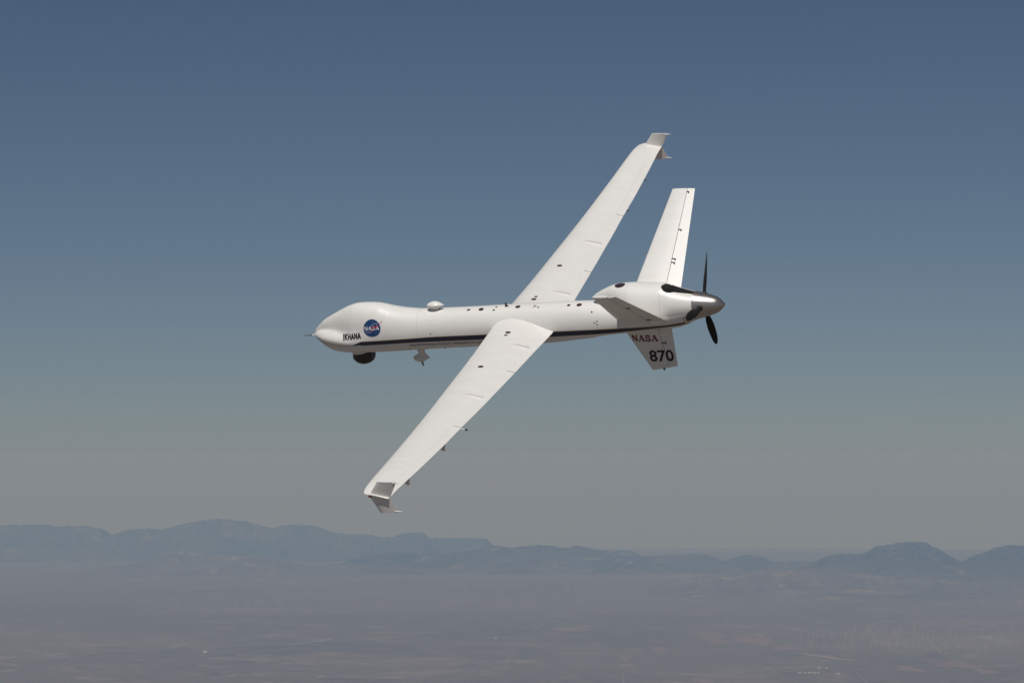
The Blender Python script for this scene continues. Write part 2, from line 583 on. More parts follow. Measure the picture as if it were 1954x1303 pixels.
def shed(px, py, w, d, h, rz, label, group):
    o = bpy.data.objects.new('white_shed', None)
    C.objects.link(o)
    o.location = gp(px, py); o.rotation_euler = (0, 0, rz)
    o['label'] = label; o['category'] = 'shed'
    if group: o['group'] = group
    v, f, rv, rf = shed_parts(w, d, h)
    mesh('wall', v, f, o, 'shed', 0)
    mesh('roof', rv, rf, o, 'roof', 0)


ROW = ['tiny white shed at the left end of the long row of five', 'second white shed from the left in the long row of five', 'middle and widest white shed in the long row of five',
       'fourth white shed from the left in the long row of five', 'smallest white shed at the right end of the long row of five']
for i, (px, w) in enumerate(((1526, 20), (1536, 18), (1545, 24), (1554, 18), (1561, 12))):
    shed(px, 1284 + (i % 2) * .6, w, 16, 11, R(4), ROW[i], 'white sheds in the long row')
shed(1563, 1274.5, 22, 14, 10, R(5), 'tiny white shed just above the long row, the left of a pair', None)
shed(1577, 1275, 18, 14, 10, R(5), 'tiny white shed just above the long row, the right of a pair', None)
shed(1599, 1285.5, 26, 14, 10, R(8), 'tiny white shed standing alone right of the long row', None)
shed(391.5, 1245, 26, 22, 18, R(0), 'tiny bright building alone on the left-hand plain', None)
shed(946, 1218, 18, 14, 16, R(0), 'tiny bright building beside the diagonal dirt road', None)

# ---------------------------------------------------------------- haze
bm = bmesh.new()
bmesh.ops.create_cube(bm, size=1.0)
me = bpy.data.meshes.new('haze')
bm.to_mesh(me); bm.free()
hz = bpy.data.objects.new('haze', me)
C.objects.link(hz)
ZB, ZT = zg(FAR, 0) - 10, 200.0
hz.scale = (900000, 900000, ZT - ZB)
hz.location = (0, 0, (ZT + ZB) / 2)
hz['kind'] = 'stuff'
hm = bpy.data.materials.new('haze')
hm.use_nodes = True
hn = hm.node_tree.nodes
hn.remove(hn['Principled BSDF'])
pv = hn.new('ShaderNodeVolumePrincipled')
pv.inputs['Color'].default_value = (0.314, 0.527, 0.909, 1)
pv.inputs['Density'].default_value = 2.28e-5
pv.inputs['Anisotropy'].default_value = 0.0
pv.inputs['Absorption Color'].default_value = (0.898, 0.925, 1.0, 1)
hm.node_tree.links.new(pv.outputs[0], hn['Material Output'].inputs['Volume'])
me.materials.append(hm)

# ================================================================ the aircraft (x aft, y starboard, z up, metres from the nose)
AC = bpy.data.objects.new('drone_aircraft', None)
C.objects.link(AC)
AC.matrix_world = POSE
AC['label'] = 'white unmanned research aircraft with a pusher propeller, banking over the desert'
AC['category'] = 'drone'

K_ = 0.978
ZR = [(x, z, r * K_) for x, z, r in [(-.025, -.137, .02), (.01, -.135, .092), (.1, -.129, .174), (.187, -.126, .243), (.29, -.123, .322), (.434, -.128, .406), (.582, -.118, .47), (.733, -.095, .518), (.885, -.064, .559), (1.08, -.027, .601), (1.29, .002, .626), (1.55, .011, .632), (1.87, .003, .619), (2.23, -.036, .574), (2.61, -.063, .535), (3.08, -.075, .508), (3.56, -.065, .501), (4.13, -.054, .498), (4.7, -.039, .497), (5.3, -.022, .498), (5.95, -.005, .498), (6.5, .013, .493), (7.05, .045, .475), (7.52, .067, .453)]]
TOP = [(x, .905 * z + r) for x, z, r in ZR] + [(8.2, .49), (9.0, .56), (10.17, .64)]
BOT = [(x, .905 * z - r) for x, z, r in ZR] + [(7.77, .239 * .905 - .558), (8.25, .338 * .905 - .607), (8.61, .362 * .905 - .598), (9.0, .378 * .905 - .575), (9.4, .384 * .905 - .561), (9.76, .339 * .905 - .478), (9.93, .342 * .905 - .425), (10.17, .351 * .905 - .34)]
WID = [(-.025, .02), (.01, .1), (.1, .2), (.187, .27), (.29, .345), (.434, .42), (.582, .475), (.733, .515), (.885, .54), (1.1, .56), (1.5, .57), (2.2, .55), (3.0, .51), (4, .495), (7, .48), (8, .48), (9, .47), (9.5, .45), (9.8, .41), (10.17, .34)]
ZW = [(-.02, -.14), (.3, -.15), (.6, -.16), (1.0, -.20), (1.5, -.235), (3, -.2), (5, -.16), (7, -.1), (8, .0), (9, .15), (9.7, .29), (10.17, .35)]
BILL = [(-.02, .02), (.1, .11), (.3, .18), (.6, .235), (.9, .27), (1.3, .33)]
DW = [(-.02, .015), (.2, .1), (.4, .18), (.7, .29), (1.0, .4), (1.3, .48), (1.7, .54), (2.2, .545)]
NT = [(7.6, .60), (7.66, .65), (7.77, .71), (7.97, .80), (8.25, .885), (8.61, .91), (9.0, .90), (9.4, .885), (9.6, .81), (9.93, .705), (10.17, .64)]
NW = [(7.6, .05), (7.7, .10), (7.85, .155), (8.0, .21), (8.2, .29), (8.4, .37), (8.7, .46), (9.0, .485), (9.4, .47), (9.8, .415), (10.17, .34)]
NZ = [(7.6, .62), (7.8, .585), (8.0, .53), (8.5, .44), (9.0, .38), (10.17, .35)]


def half(w, h, n, c, s):
    return (abs(c / w)**n + abs(s / h)**n)**(-1 / n)


def supp(w, val):
    return math.sqrt(max(1e-6, val * val - (.426 * w)**2)) / .905


_cache = {}


def fus_par(x):
    k = round(x, 5)
    if k not in _cache:
        w = tab(WID, x); zw = tab(ZW, x)
        T = tab(TOP, x) - .905 * zw; B = .905 * zw - tab(BOT, x)
        hl = supp(w, max(B, .43 * w))
        if x < 2.2:
            dw = tab(DW, x); hu = supp(dw, T)
            q = min(1, max(0, (x - 1.1) / 1.1))
            hb = min(tab(BILL, x) * (1 - q) + hu * q, hu * .98)
        else:
            dw = 0; hu = supp(w, T); hb = 0
        _cache[k] = (w, zw, hl, dw, hu, hb)
    return _cache[k]


def fus_r(x, th):
    w, zw, hl, dw, hu, hb = fus_par(x)
    c, s = math.cos(th), math.sin(th)
    if s < 0: return half(w, hl, 1.95 + .4 * min(1, max(0, x / 1.5)), c, s)
    if dw:
        r1 = half(w, hb, 2.0, c, s); r2 = half(dw * .999, hu, 2.0, c, s)
        k = max(r1, r2)
        m_ = 9 + 60 * min(1, max(0, (x - 1.1) / 1.1))**2
        return k * ((r1 / k)**m_ + (r2 / k)**m_)**(1 / m_)
    return half(w, hu, 2.0 + .1 * min(1, (x - 2.2) / 1.5), c, s)


def fus(x, th):
    r = fus_r(x, th)
    return Vector((x, -r * math.cos(th), tab(ZW, x) + r * math.sin(th)))


def nac(x, th):
    w = tab(NW, x); zc = tab(NZ, x); T = tab(NT, x) - .905 * zc
    hu = supp(w, max(T, .45 * w))
    c, s = math.cos(th), math.sin(th)
    lo = tab([(7.6, .015), (7.75, .03), (7.9, .08), (8.2, .2), (8.5, .33), (8.8, .4)], x)
    r = half(w, hu if s > 0 else min(hu, lo), 2.15, c, s)
    return Vector((x, -r * c, zc + r * s))


def nrm(fn, x, th):
    a = fn(x + .004, th) - fn(x - .004, th); b = fn(x, th + .01) - fn(x, th - .01)
    n = a.cross(b).normalized()
    p = fn(x, th)
    if n.dot(Vector((0, p.y, p.z - tab(ZW, x)))) < 0: n = -n
    return n


def on(fn, x, th, off):
    return fn(x, th) + nrm(fn, x, th) * off


def th_of(fn, x, z):
    lo, hi = -1.5, 1.57
    for _ in range(30):
        m_ = (lo + hi) / 2
        if fn(x, m_).z < z: lo = m_
        else: hi = m_
    return (lo + hi) / 2


NTH = 96
xs = [-.025, -.022, -.015, -.004, .01, .03, .06] + [.1 + .04 * i for i in range(57)] + [2.4 + .12 * i for i in range(54)]
xs = [x for x in xs if x < 8.9] + [8.9 + .08 * i for i in range(16)] + [10.165]
rings = [[fus(x, 2 * PI * k / NTH) for k in range(NTH)] for x in xs]
# at x = 0 close on a point-like tip
v, f = loft(rings)
FUS = mesh('fuselage', v, f, AC, 'hull', 35)
xs = [7.6, 7.62, 7.64, 7.67, 7.7, 7.74, 7.78, 7.84, 7.9] + [8.0 + .08 * i for i in range(27)] + [10.166]
rings = [[nac(x, 2 * PI * k / NTH) for k in range(NTH)] for x in xs]
v, f = loft(rings, cap0=False)
COWL = mesh('engine_cowling', v, f, AC, 'cowl', 35)
# dark mouth of the air intake, set back inside the cowling lip
rr = [[Vector((x, p.y * s, .62 + (p.z - .62) * s)) for p in rings[0]] for x, s in ((7.602, .97), (7.66, .9), (7.78, .86))]
v, f = loft(rr, cap0=False)
mesh('air_intake', v, f, COWL, 'dark', 35, recalc=False)


def patch_grid(name, fn, rows, parent, m, off):
    """rows: list of lists of (x, theta)"""
    vs = [on(fn, x, t, off) for r in rows for x, t in r]
    n = len(rows[0]); fs = []
    for i in range(len(rows) - 1):
        for k in range(n - 1):
            a = i * n + k
            fs.append((a, a + 1, a + n + 1, a + n))
    o = mesh(name, vs, fs, parent, m, 60)
    return o


# stripe along each side (port given by the photograph, starboard mirrored), gold edges
ST = [(1.2, -.236), (1.456, -.141), (1.6, -.136), (2.76, -.114), (3.46, -.087), (4.7, -.066), (6.59, -.032), (7.98, -.002), (9.0, .018), (9.5, .03), (9.95, .06)]
SB = [(1.2, -.24), (1.44, -.233), (2.75, -.212), (3.44, -.203), (4.68, -.184), (6.57, -.157), (7.97, -.118), (8.6, -.09), (9.25, -.045), (9.95, .0)]


def lin(T, x):
    if x <= T[0][0]: return T[0][1]
    for (a, b), (c, d) in zip(T, T[1:]):
        if x <= c: return b + (d - b) * (x - a) / (c - a)
    return T[-1][1]


def band(name, x0, x1, zt, zb, m, off, n=120, k=7):
    rows = []
    for i in range(n + 1):
        x = x0 + (x1 - x0) * i / n
        t0, t1 = th_of(fus, x, zb(x)), th_of(fus, x, zt(x))
        rows.append([(x, t0 + (t1 - t0) * j / (k - 1)) for j in range(k)])
    o = patch_grid(name, fus, rows, FUS, m, off)
    o2 = o.copy(); o2.data = o.data.copy()
    for q in o2.data.vertices: q.co.y = -q.co.y
    o2.data.flip_normals()
    C.objects.link(o2)
    return o


band('stripe', 1.2, 9.95, lambda x: lin(ST, x), lambda x: lin(SB, x), 'navy', .004)
band('gold_edge', 1.44, 9.95, lambda x: lin(ST, x) + .011, lambda x: lin(ST, x) + .001, 'gold', .005, k=2)
band('gold_edge', 1.2, 9.95, lambda x: lin(SB, x) - .001, lambda x: lin(SB, x) - .007, 'gold', .005, k=2)
NS = [(0.03, -.18), (.15, -.21), (.44, -.244), (.8, -.25), (1.2, -.24)]
band('nose_seam', .03, 1.2, lambda x: lin(NS, x) + .005, lambda x: lin(NS, x) - .006, 'gold', .003, n=40, k=2)
# two gold hoops under the cowling where the stripe ends
for xx in (9.93, 9.985):
    rows = [[(xx + a, -1.35 + 1.1 * j / 14) for j in range(15)] for a in (0, .022)]
    patch_grid('gold_hoop', fus, rows, FUS, 'gold', .008)


# ------------------------------------------------ lettering: stroke letters and text laid on the skin
def strokes(polys, w):
    """list of poly-lines -> quads of width w (2D), slightly overlapped so joints close"""
    vs, fs = [], []
    for pl in polys:
        ww = w
        if isinstance(pl[0], (int, float)): ww = w * pl[0]; pl = pl[1:]
        for (a, b) in zip(pl, pl[1:]):
            a = Vector(a); b = Vector(b); d = (b - a)
            if d.length < 1e-6: continue
            d.normalize(); s = Vector((-d.y, d.x)) * ww / 2; e = d * ww * .28
            k = len(vs)
            vs += [a - e - s, b + e - s, b + e + s, a - e + s]
            fs.append((k, k + 1, k + 2, k + 3))
    return vs, fs


def serif_word(word):
    out = []; cx = 0
    for ch in word:
        if ch == 'N':
            P = [[.75, (.1, 0.05), (.1, .95)], [1.5, (.14, .93), (.76, .07)], [.75, (.8, .05), (.8, .95)], [.5, (-.04, .04), (.24, .04)], [.5, (-.04, .96), (.16, .96)], [.5, (.66, .96), (.94, .96)]]; wd = .98
        elif ch == 'A':
            P = [[.7, (.1, .05), (.43, .95)], [1.5, (.47, .93), (.82, .07)], [.6, (.22, .32), (.68, .32)], [.5, (-.04, .04), (.25, .04)], [.5, (.62, .04), (1.0, .04)]]; wd = 1.0
        else:
            A = [(.70, .76), (.62, .9), (.4, .96), (.18, .9), (.1, .74), (.2, .58), (.42, .5), (.64, .42), (.74, .26), (.66, .1), (.42, .03), (.18, .09), (.08, .24)]
            P = [[1.1] + A, [.5, (.74, .68), (.74, .96)], [.5, (.05, .06), (.05, .32)]]; wd = .86
        for p in P:
            q = [p[0]] + [(a + cx, b) for a, b in p[1:]]
            out.append(q)
        cx += wd + .12
    return out, cx - .12


def text_mesh2d(txt, offset=0.0, space=1.0):
    cu = bpy.data.curves.new('t', 'FONT')
    cu.body = txt; cu.size = 1.0; cu.offset = offset; cu.resolution_u = 3; cu.space_character = space
    to = bpy.data.objects.new('t', cu)
    C.objects.link(to)
    dg = bpy.context.evaluated_depsgraph_get()
    me = bpy.data.meshes.new_from_object(to.evaluated_get(dg))
    bpy.data.objects.remove(to); bpy.data.curves.remove(cu)
    bm = bmesh.new(); bm.from_mesh(me)
    bmesh.ops.triangulate(bm, faces=bm.faces)
    bm.verts.ensure_lookup_table()
    x0 = min(q.co.x for q in bm.verts); x1 = max(q.co.x for q in bm.verts)
    y0 = min(q.co.y for q in bm.verts); y1 = max(q.co.y for q in bm.verts)
    for q in bm.verts:
        q.co.x = (q.co.x - x0) / (x1 - x0); q.co.y = (q.co.y - y0) / (y1 - y0)
    for i in range(1, 6):
        g = list(bm.verts) + list(bm.edges) + list(bm.faces)
        bmesh.ops.bisect_plane(bm, geom=g, plane_co=(0, i / 6, 0), plane_no=(0, 1, 0))
    bm.verts.index_update()
    vs = [Vector((q.co.x, q.co.y)) for q in bm.verts]
    fs = [tuple(q.index for q in fc.verts) for fc in bm.faces]
    bm.free(); bpy.data.meshes.remove(me)
    return vs, fs


def lay_quad(name, vs, fs, quad, parent, m, off):
    """unit square -> (x, z) quad bl, br, tr, tl on the port side of the fuselage"""
    out = []
    for q in vs:
        u, w = q.x, q.y
        x = (quad[0][0] * (1 - u) + quad[1][0] * u) * (1 - w) + (quad[3][0] * (1 - u) + quad[2][0] * u) * w
        z = (quad[0][1] * (1 - u) + quad[1][1] * u) * (1 - w) + (quad[3][1] * (1 - u) + quad[2][1] * u) * w
        out.append(on(fus, x, th_of(fus, x, z), off))
    return mesh(name, out, fs, parent, m, 0)


def block_word(word, total, h, w):
    """condensed bold capitals from straight strokes, total x h metres"""
    G = {'I': (.35, [[(.175, 0), (.175, 1)]]),
         'K': (1, [[(.12, 0), (.12, 1)], [(.14, .42), (.86, 1)], [(.34, .56), (.90, 0)]]),
         'H': (1, [[(.12, 0), (.12, 1)], [(.88, 0), (.88, 1)], [(.12, .5), (.88, .5)]]),
         'A': (1, [[(.06, 0), (.5, 1)], [(.94, 0), (.5, 1)], [(.24, .30), (.76, .30)]]),
         'N': (1, [[(.12, 0), (.12, 1)], [(.88, 0), (.88, 1)], [(.14, .97), (.86, .03)]])}
    u = total / (sum(G[c][0] for c in word) + .24 * (len(word) - 1))
    out, x = [], 0
    for c in word:
        for p in G[c][1]: out.append([(x + a * u, w * .28 + b * (h - w * .56)) for a, b in p])
        x += (G[c][0] + .24) * u
    vs, fs = strokes(out, w)
    return [Vector((q.x / total, q.y / h)) for q in vs], fs


v, f = block_word('IKHANA', .51, .13, .029)
lay_quad('name_lettering', v, f, [(.985, -.108), (1.484, -.045), (1.48, .082), (.962, .016)], FUS, 'letter', .012)
v, f = text_mesh2d('ARMSTRONG FLIGHT RESEARCH CENTER', 0.0)
lay_quad('small_lettering', v, f, [(2.73, -.318), (4.98, -.29), (4.98, -.232), (2.73, -.26)], FUS, 'letter', .005)

# round blue emblem with white letters, white orbit, stars and a red vector
EX, ET = 1.812, th_of(fus, 1.812, .175)
ER = fus_r(EX, ET)


def emb(a, b, off):
    return on(fus, EX + a, ET + b / ER * 0.86, off)


EMR = .232
EMB = bpy.data.objects.new('emblem', None)
vs, fs = [emb(0, 0, .006)], []
NR = 8
for r in range(1, NR + 1):
    for k in range(48):
        t = 2 * PI * k / 48
        vs.append(emb(EMR * r / NR * math.cos(t), EMR * r / NR * math.sin(t), .006))
for k in range(48): fs.append((0, 1 + k, 1 + (k + 1) % 48))
for r in range(NR - 1):
    for k in range(48):
        a, b = 1 + r * 48 + k, 1 + r * 48 + (k + 1) % 48
        fs.append((a, b, b + 48, a + 48))
bpy.data.objects.remove(EMB)
EMB = mesh('emblem', vs, fs, FUS, 'blue', 60)
# the pieces printed on it (merged into the emblem object as further faces and materials)
em = EMB.data


def emblem_add(vs2, fs2, mname, off, sub=4):
    me2 = bpy.data.meshes.new('e')
    V = []; Fc = []
    for q in fs2:
        # subdivide every quad along both directions so it follows the skin
        p = [vs2[i] for i in q]
        if len(p) == 3: p = p + [p[2]]
        b0 = len(V)
        for i in range(sub + 1):
            for j in range(sub + 1):
                u, w = i / sub, j / sub
                c = p[0].lerp(p[1], u).lerp(p[3].lerp(p[2], u), w)
                V.append(emb(c.x, c.y, off))
        for i in range(sub):
            for j in range(sub):
                a = b0 + i * (sub + 1) + j
                Fc.append((a, a + 1, a + sub + 2, a + sub + 1))
    bm = bmesh.new(); bm.from_mesh(em)
    em.materials.append(M[mname]); mi = len(em.materials) - 1
    nv = [bm.verts.new(x) for x in V]
    for q in Fc:
        if len(set(tuple(round(c, 6) for c in V[i]) for i in q)) < 3: continue
        fc = bm.faces.new([nv[i] for i in q]); fc.material_index = mi
    bm.to_mesh(em); bm.free()


def ell(cx, cy, a, b, rot, n=36, t0=0, t1=2 * PI):
    out = []
    for k in range(n + 1):
        t = t0 + (t1 - t0) * k / n
        x, y = a * math.cos(t), b * math.sin(t)
        out.append((cx + x * math.cos(rot) - y * math.sin(rot), cy + x * math.sin(rot) + y * math.cos(rot)))
    return out


v, f = strokes([ell(-.005, .01, .185, .062, R(38))], .0055)
emblem_add(v, f, 'pale', .008, 1)
wd, tw = serif_word('NASA')
sc_ = .40 / tw
v, f = strokes([[q[0]] + [(-.2 + a * sc_, -.04 + b * .095) for a, b in q[1:]] for q in wd], .0155)
emblem_add(v, f, 'pale', .0105, 2)
for sx, sy in ((-.13, .1), (.02, .17), (-.06, -.12), (.1, -.13), (.03, -.09), (-.02, .08), (-.1, -.08)):
    emblem_add([Vector((sx - .007, sy)), Vector((sx, sy - .007)), Vector((sx + .007, sy)), Vector((sx, sy + .007))], [(0, 1, 2, 3)], 'pale', .008, 1)
# red swept wing-shaped vector crossing the disc and leaving it at the upper right
red = [((.275, .215), (.255, .165)), ((.235, .155), (.212, .115)), ((.19, .095), (.165, .055)), ((.12, .06), (.11, .02)), ((.03, .045), (.035, .02)), ((-.01, .03), (-.005, .022))]
pts = []
for a, b in red: pts += [Vector(a), Vector(b)]
emblem_add(pts, [(2 * i, 2 * i + 1, 2 * i + 3, 2 * i + 2) for i in range(len(red) - 1)], 'vred', .013, 3)
v, f = strokes([[.8, (.03, .03), (.005, -.02), (.02, -.07), (-.02, -.1)]], .012)
emblem_add(v, f, 'vred', .012, 1)
for p in em.polygons: p.use_smooth = True


# ------------------------------------------------ wings
LEX = [(0, 4.99), (.9, 5.025), (2.2, 5.085), (4, 5.15), (5.8, 5.255), (7, 5.335), (8, 5.405), (9.0, 5.47), (9.6, 5.515), (9.82, 5.545), (9.95, 5.60), (10.0, 5.66), (10.03, 5.74)]
LEZ = [(0, .075), (1, .08), (3, .12), (4.4, .17), (6, .27), (8, .45), (9.6, .60), (10.03, .62)]
TEX = [(0, 6.63), (.5, 6.6), (1.25, 6.55), (2.3, 6.5), (3.5, 6.44), (4.2, 6.405), (5, 6.375), (6, 6.33), (7, 6.315), (8, 6.28), (8.6, 6.255), (9.3, 6.22), (9.7, 6.20), (9.93, 6.20), (10.0, 6.195), (10.03, 6.18)]
TEZ = [(0, -.04), (1, -.03), (1.5, -.01), (3, .04), (4.4, .1), (6, .2), (8, .36), (9.7, .50), (10.03, .52)]
UP = [(0, 0), (.01, .022), (.03, .038), (.08, .062), (.15, .082), (.25, .098), (.38, .105), (.5, .100), (.65, .079), (.8, .047), (.9, .025), (1, .0015)]
LO = [(0, 0), (.01, -.014), (.04, -.027), (.1, -.038), (.2, -.046), (.35, -.048), (.5, -.042), (.7, -.022), (.85, -.008), (1, -.0015)]
UCH = [0, .004, .012, .03, .055, .09, .14, .2, .28, .38, .5, .6, .7, .77, .83]
HC = .19                                                     # chord of the movable trailing edge, metres


def wsec(y):
    y = abs(y)
    lx, lz, tx, tz = tab(LEX, y), tab(LEZ, y), tab(TEX, y), tab(TEZ, y)
    th = 1.0 if y < 9.6 else max(.25, 1 - (y - 9.6) * 1.5)
    bump = 0.0
    if y < 1.0: bump = .105 * (1 - (y - .3) / .7)**2 if y > .3 else .105
    return lx, lz, tx, tz, th, bump


def wpt(y, u, up=True):
    """point of the skin; y signed"""
    lx, lz, tx, tz, th, bump = wsec(y)
    c = tx - lx
    t = tab(UP if up else LO, u) * c * th
    if up: t += bump * math.sin(PI * min(1, u**.78))**.8 if 0 < u < 1 else 0
    else: t -= bump * .5 * math.sin(PI * u)
    return Vector((lx + c * u, y, lz + (tz - lz) * u + t))


def wing(side):
    ys = [.3, .38, .46, .54, .62, .7, .8, .9, 1.0, 1.25, 1.6, 2.0, 2.5, 2.86] + [3.2 + .35 * i for i in range(8)] + [6.03, 6.4, 6.8, 7.2, 7.6, 8.0, 8.4, 8.8, 9.1, 9.35, 9.5, 9.6, 9.7, 9.8, 9.87, 9.93, 9.97, 10.0, 10.02, 10.03]
    ys = sorted(ys)

    def uh(y):
        lx, _, tx, *_ = wsec(y)
        k = HC * (1 if y < 9.5 else max(.0, 1 - (y - 9.5) * 1.2))
        return 1 - k / (tx - lx)
    hinge_on = lambda y: .42 < y < 9.5
    rings = []
    for y in ys:
        ue = uh(y) - (.0022 if y > 6.03 else .0008) if hinge_on(y) else uh(y)
        us = [u for u in UCH if u < ue - .03] + [ue]
        while len(us) < len(UCH) + 1: us.insert(-1, us[-1] - (us[-1] - us[-2]) * .5)
        r = [wpt(side * y, u, True) for u in us]
        full = [] if hinge_on(y) else [wpt(side * y, ue + (1 - ue) * k, True) for k in (.5, 1)]
        fullb = [] if hinge_on(y) else [wpt(side * y, ue + (1 - ue) * k, False) for k in (1, .5)]
        if hinge_on(y):
            full = [wpt(side * y, ue, True) + Vector((0.0005 * k, 0, -.001 * k)) for k in (1, 2)]
            fullb = [wpt(side * y, ue, False) + Vector((0.0005 * k, 0, .001 * k)) for k in (2, 1)]
        r += full + fullb + [wpt(side * y, u, False) for u in reversed(us[1:])]
        rings.append(r)
    v, f = loft(rings)
    w = mesh('wing', v, f, AC, 'white', 35)
    # movable surfaces along the trailing edge
    for nm, a, b in (('flap', .47, 2.845), ('flap', 2.865, 6.015), ('aileron', 6.035, 9.48)):
        n = max(4, int((b - a) / .25)); rr = []
        for i in range(n + 1):
            y = a + (b - a) * i / n
            u0 = uh(y) + (.0022 if nm == 'aileron' else .0008)
            us = [u0, u0 + (1 - u0) * .25, u0 + (1 - u0) * .5, u0 + (1 - u0) * .75, 1.0]
            rr.append([wpt(side * y, u, True) for u in us] + [wpt(side * y, u, False) for u in reversed(us)])
        v, f = loft(rr)
        mesh(nm, v, f, w, 'white', 35)
    # filler behind the gaps
    rr = []
    for i in range(30):
        y = .48 + (9.48 - .48) * i / 29
        u0 = uh(y)
        pu, pl = wpt(side * y, u0, True), wpt(side * y, u0, False)
        m0 = pl.lerp(pu, .80); m1 = pl.lerp(pu, .2)
        rr.append([m0 + Vector((-.02, 0, 0)), m0 + Vector((.02, 0, 0)), m1 + Vector((.02, 0, 0)), m1 + Vector((-.02, 0, 0))])
    v, f = loft(rr)
    mesh('hinge_spar', v, f, w, 'grey', 0)

    # winglet: thin swept blade above and below the tip
    def blade(name, A, B, Cc, D, yy0, yy1, lab=None):
        # A root LE, B root TE, C tip TE, D tip LE in (x, z)
        rr = []
        for k in range(6):
            s = k / 5
            s2 = s if k < 5 else 1.0
            le = (A[0] + (D[0] - A[0]) * s2, A[1] + (D[1] - A[1]) * s2)
            te = (B[0] + (Cc[0] - B[0]) * s2, B[1] + (Cc[1] - B[1]) * s2)
            y = side * (yy0 + (yy1 - yy0) * s2)
            prof = [(0, 0), (.06, .011), (.2, .018), (.45, .02), (.75, .012), (1, .0025)]
            r = []
            for u, t in prof: r.append(Vector((le[0] + (te[0] - le[0]) * u, y + t, le[1] + (te[1] - le[1]) * u)))
            for u, t in reversed(prof[1:]): r.append(Vector((le[0] + (te[0] - le[0]) * u, y - t, le[1] + (te[1] - le[1]) * u)))
            rr.append(r)
        v, f = loft(rr)
        return mesh(name, v, f, w, 'white', 35)
    blade('winglet', (5.74, .60), (6.20, .50), (6.434, .893), (5.985, .912), 9.97, 9.965)
    blade('winglet', (5.70, .63), (6.19, .53), (6.345, .162), (5.915, .155), 9.975, 9.985)
    for z, x0, yy in ((.868, 6.30, 9.965), (.185, 6.22, 9.985)):
        y = side * yy
        tube('static_wick', [(x0, y, z), (x0 + .05, y, z), (x0 + .15, y, z), (x0 + .22, y, z - .004)], [.006, .018, .013, .004], w, 'pale', 8)
    v, f = loft([[Vector((5.76 + .045 * math.sin(p) * math.cos(t), side * (10.015 + .018 * math.cos(p)), .572 + .028 * math.sin(p) * math.sin(t))) for t in [2 * PI * k / 12 for k in range(12)]] for p in [.05 + .3 * j for j in range(6)]])
    mesh('navigation_light', v, f, w, 'navred' if side < 0 else 'navgreen', 60)

    # streamlined covers over the flap drives
    for (x0, z0, x1, z1, yy) in ((5.93, .15, 6.40, .02, 1.525), (5.79, .235, 6.29, .11, 4.38)):
        rr = []
        for k, (s, h, ww) in enumerate(((0, .0, .006), (.1, .016, .022), (.3, .036, .030), (.6, .046, .033), (.88, .046, .033), (.91, .03, .031), (.94, .008, .028), (1.0, .002, .02))):
            x = x0 + (x1 - x0) * s
            lx, _, tx, *_ = wsec(yy); zz = wpt(side * yy, (x - lx) / (tx - lx), True).z
            rr.append([Vector((x, side * yy + ww * a, zz - .01 + (h + .01) * b)) for a, b in ((-1.15, 0), (-1, .7), (-.8, 1.0), (0, 1.05), (.8, 1.0), (1, .7), (1.15, 0))])
        v, f = loft(rr)
        mesh('fairing', v, f, w, 'white', 40)
    # maroon caps on the upper skin
    for x, yy, r in ((5.63, .95, .068), (5.63, 1.105, .045), (5.644, 2.892, .068)):
        lx, _, tx, *_ = wsec(yy); u = (x - lx) / (tx - lx)
        p = wpt(side * yy, u, True)
        a = (wpt(side * yy, u + .02, True) - wpt(side * yy, u - .02, True)).normalized()
        b = (wpt(side * (yy + .05), u, True) - wpt(side * (yy - .05), u, True)).normalized()
        n = a.cross(b); n = -n if n.z < 0 else n
        cap_disc('access_cap', p, a, b, n, r, r * .82, w, 'maroon')
    # drives hanging below the trailing edge of the ailerons
    for yy in ((7.0, 8.93) if side < 0 else (6.42, 8.15)):
        lx, _, tx, *_ = wsec(yy)
        p = wpt(side * yy, 1.0, False)
        L = ((-.26, 0.0), (-.17, -.06), (-.07, -.145), (.0, -.15), (-.012, -.01), (-.02, .0)) if side < 0 else ((-.24, 0.0), (-.14, -.04), (-.02, -.06), (.02, -.055), (.025, -.01), (.0, .0))
        rr = [[Vector((p.x + a, side * yy + q, p.z + b - .004)) for a, b in L] for q in (-.03, .03)]
        v, f = loft(rr)
        mesh('aileron_drive', v, f, w, 'grey' if side > 0 else 'white', 30)
    return w


def cap_disc(name, p, a, b, n, r, r2, parent, m, h=.006, n_=20):
    rr = []
    for k, (s, z) in enumerate(((1.0, -.01), (1.0, h * .7), (.85, h), (.4, h * 1.3))):
        rr.append([p + a * (r * s * math.cos(t)) + b * (r2 * s * math.sin(t)) + n * z for t in [2 * PI * q / n_ for q in range(n_)]])
    v, f = loft(rr)
    return mesh(name, v, f, parent, m, 40)


WP = wing(-1)
WP['label'] = 'left wing, nearer the camera'
WS = wing(1)
# probe on the near wing's trailing edge between flap and aileron
p = wpt(-6.03, 1.0, True)
tube('trailing_probe', [(6.12, -6.05, .235), (6.25, -6.06, .215), (6.43, -6.07, .175), (6.44, -6.07, .174)], [.006, .014, .012, .011], WP, 'white', 8)
tube('probe_tip', [(6.43, -6.07, .175), (6.445, -6.07, .173), (6.49, -6.072, .17), (6.505, -6.072, .168)], [.012, .022, .02, .006], WP, 'dark', 8)


# ------------------------------------------------ V tail
def tailp(side, s, u, up):
    """s from root 0 to tip 1"""
    y = .3 + (3.15 - .3) * s
    le = Vector((8.18 + .224 * y, side * y, -.066 + .673 * y)); te = Vector((9.567 - .029 * y, side * y, -.167 + .704 * y))
    c = te.x - le.x
    d = Vector((0, -side * .573, .819))
    T = [(0, 0), (.01, .013), (.04, .027), (.12, .043), (.25, .053), (.4, .055), (.6, .044), (.8, .024), (1, .0012)]
    t = tab(T, u) * c * (1.0 + .15 * s)
    return le.lerp(te, u) + d * (t if up else -t)


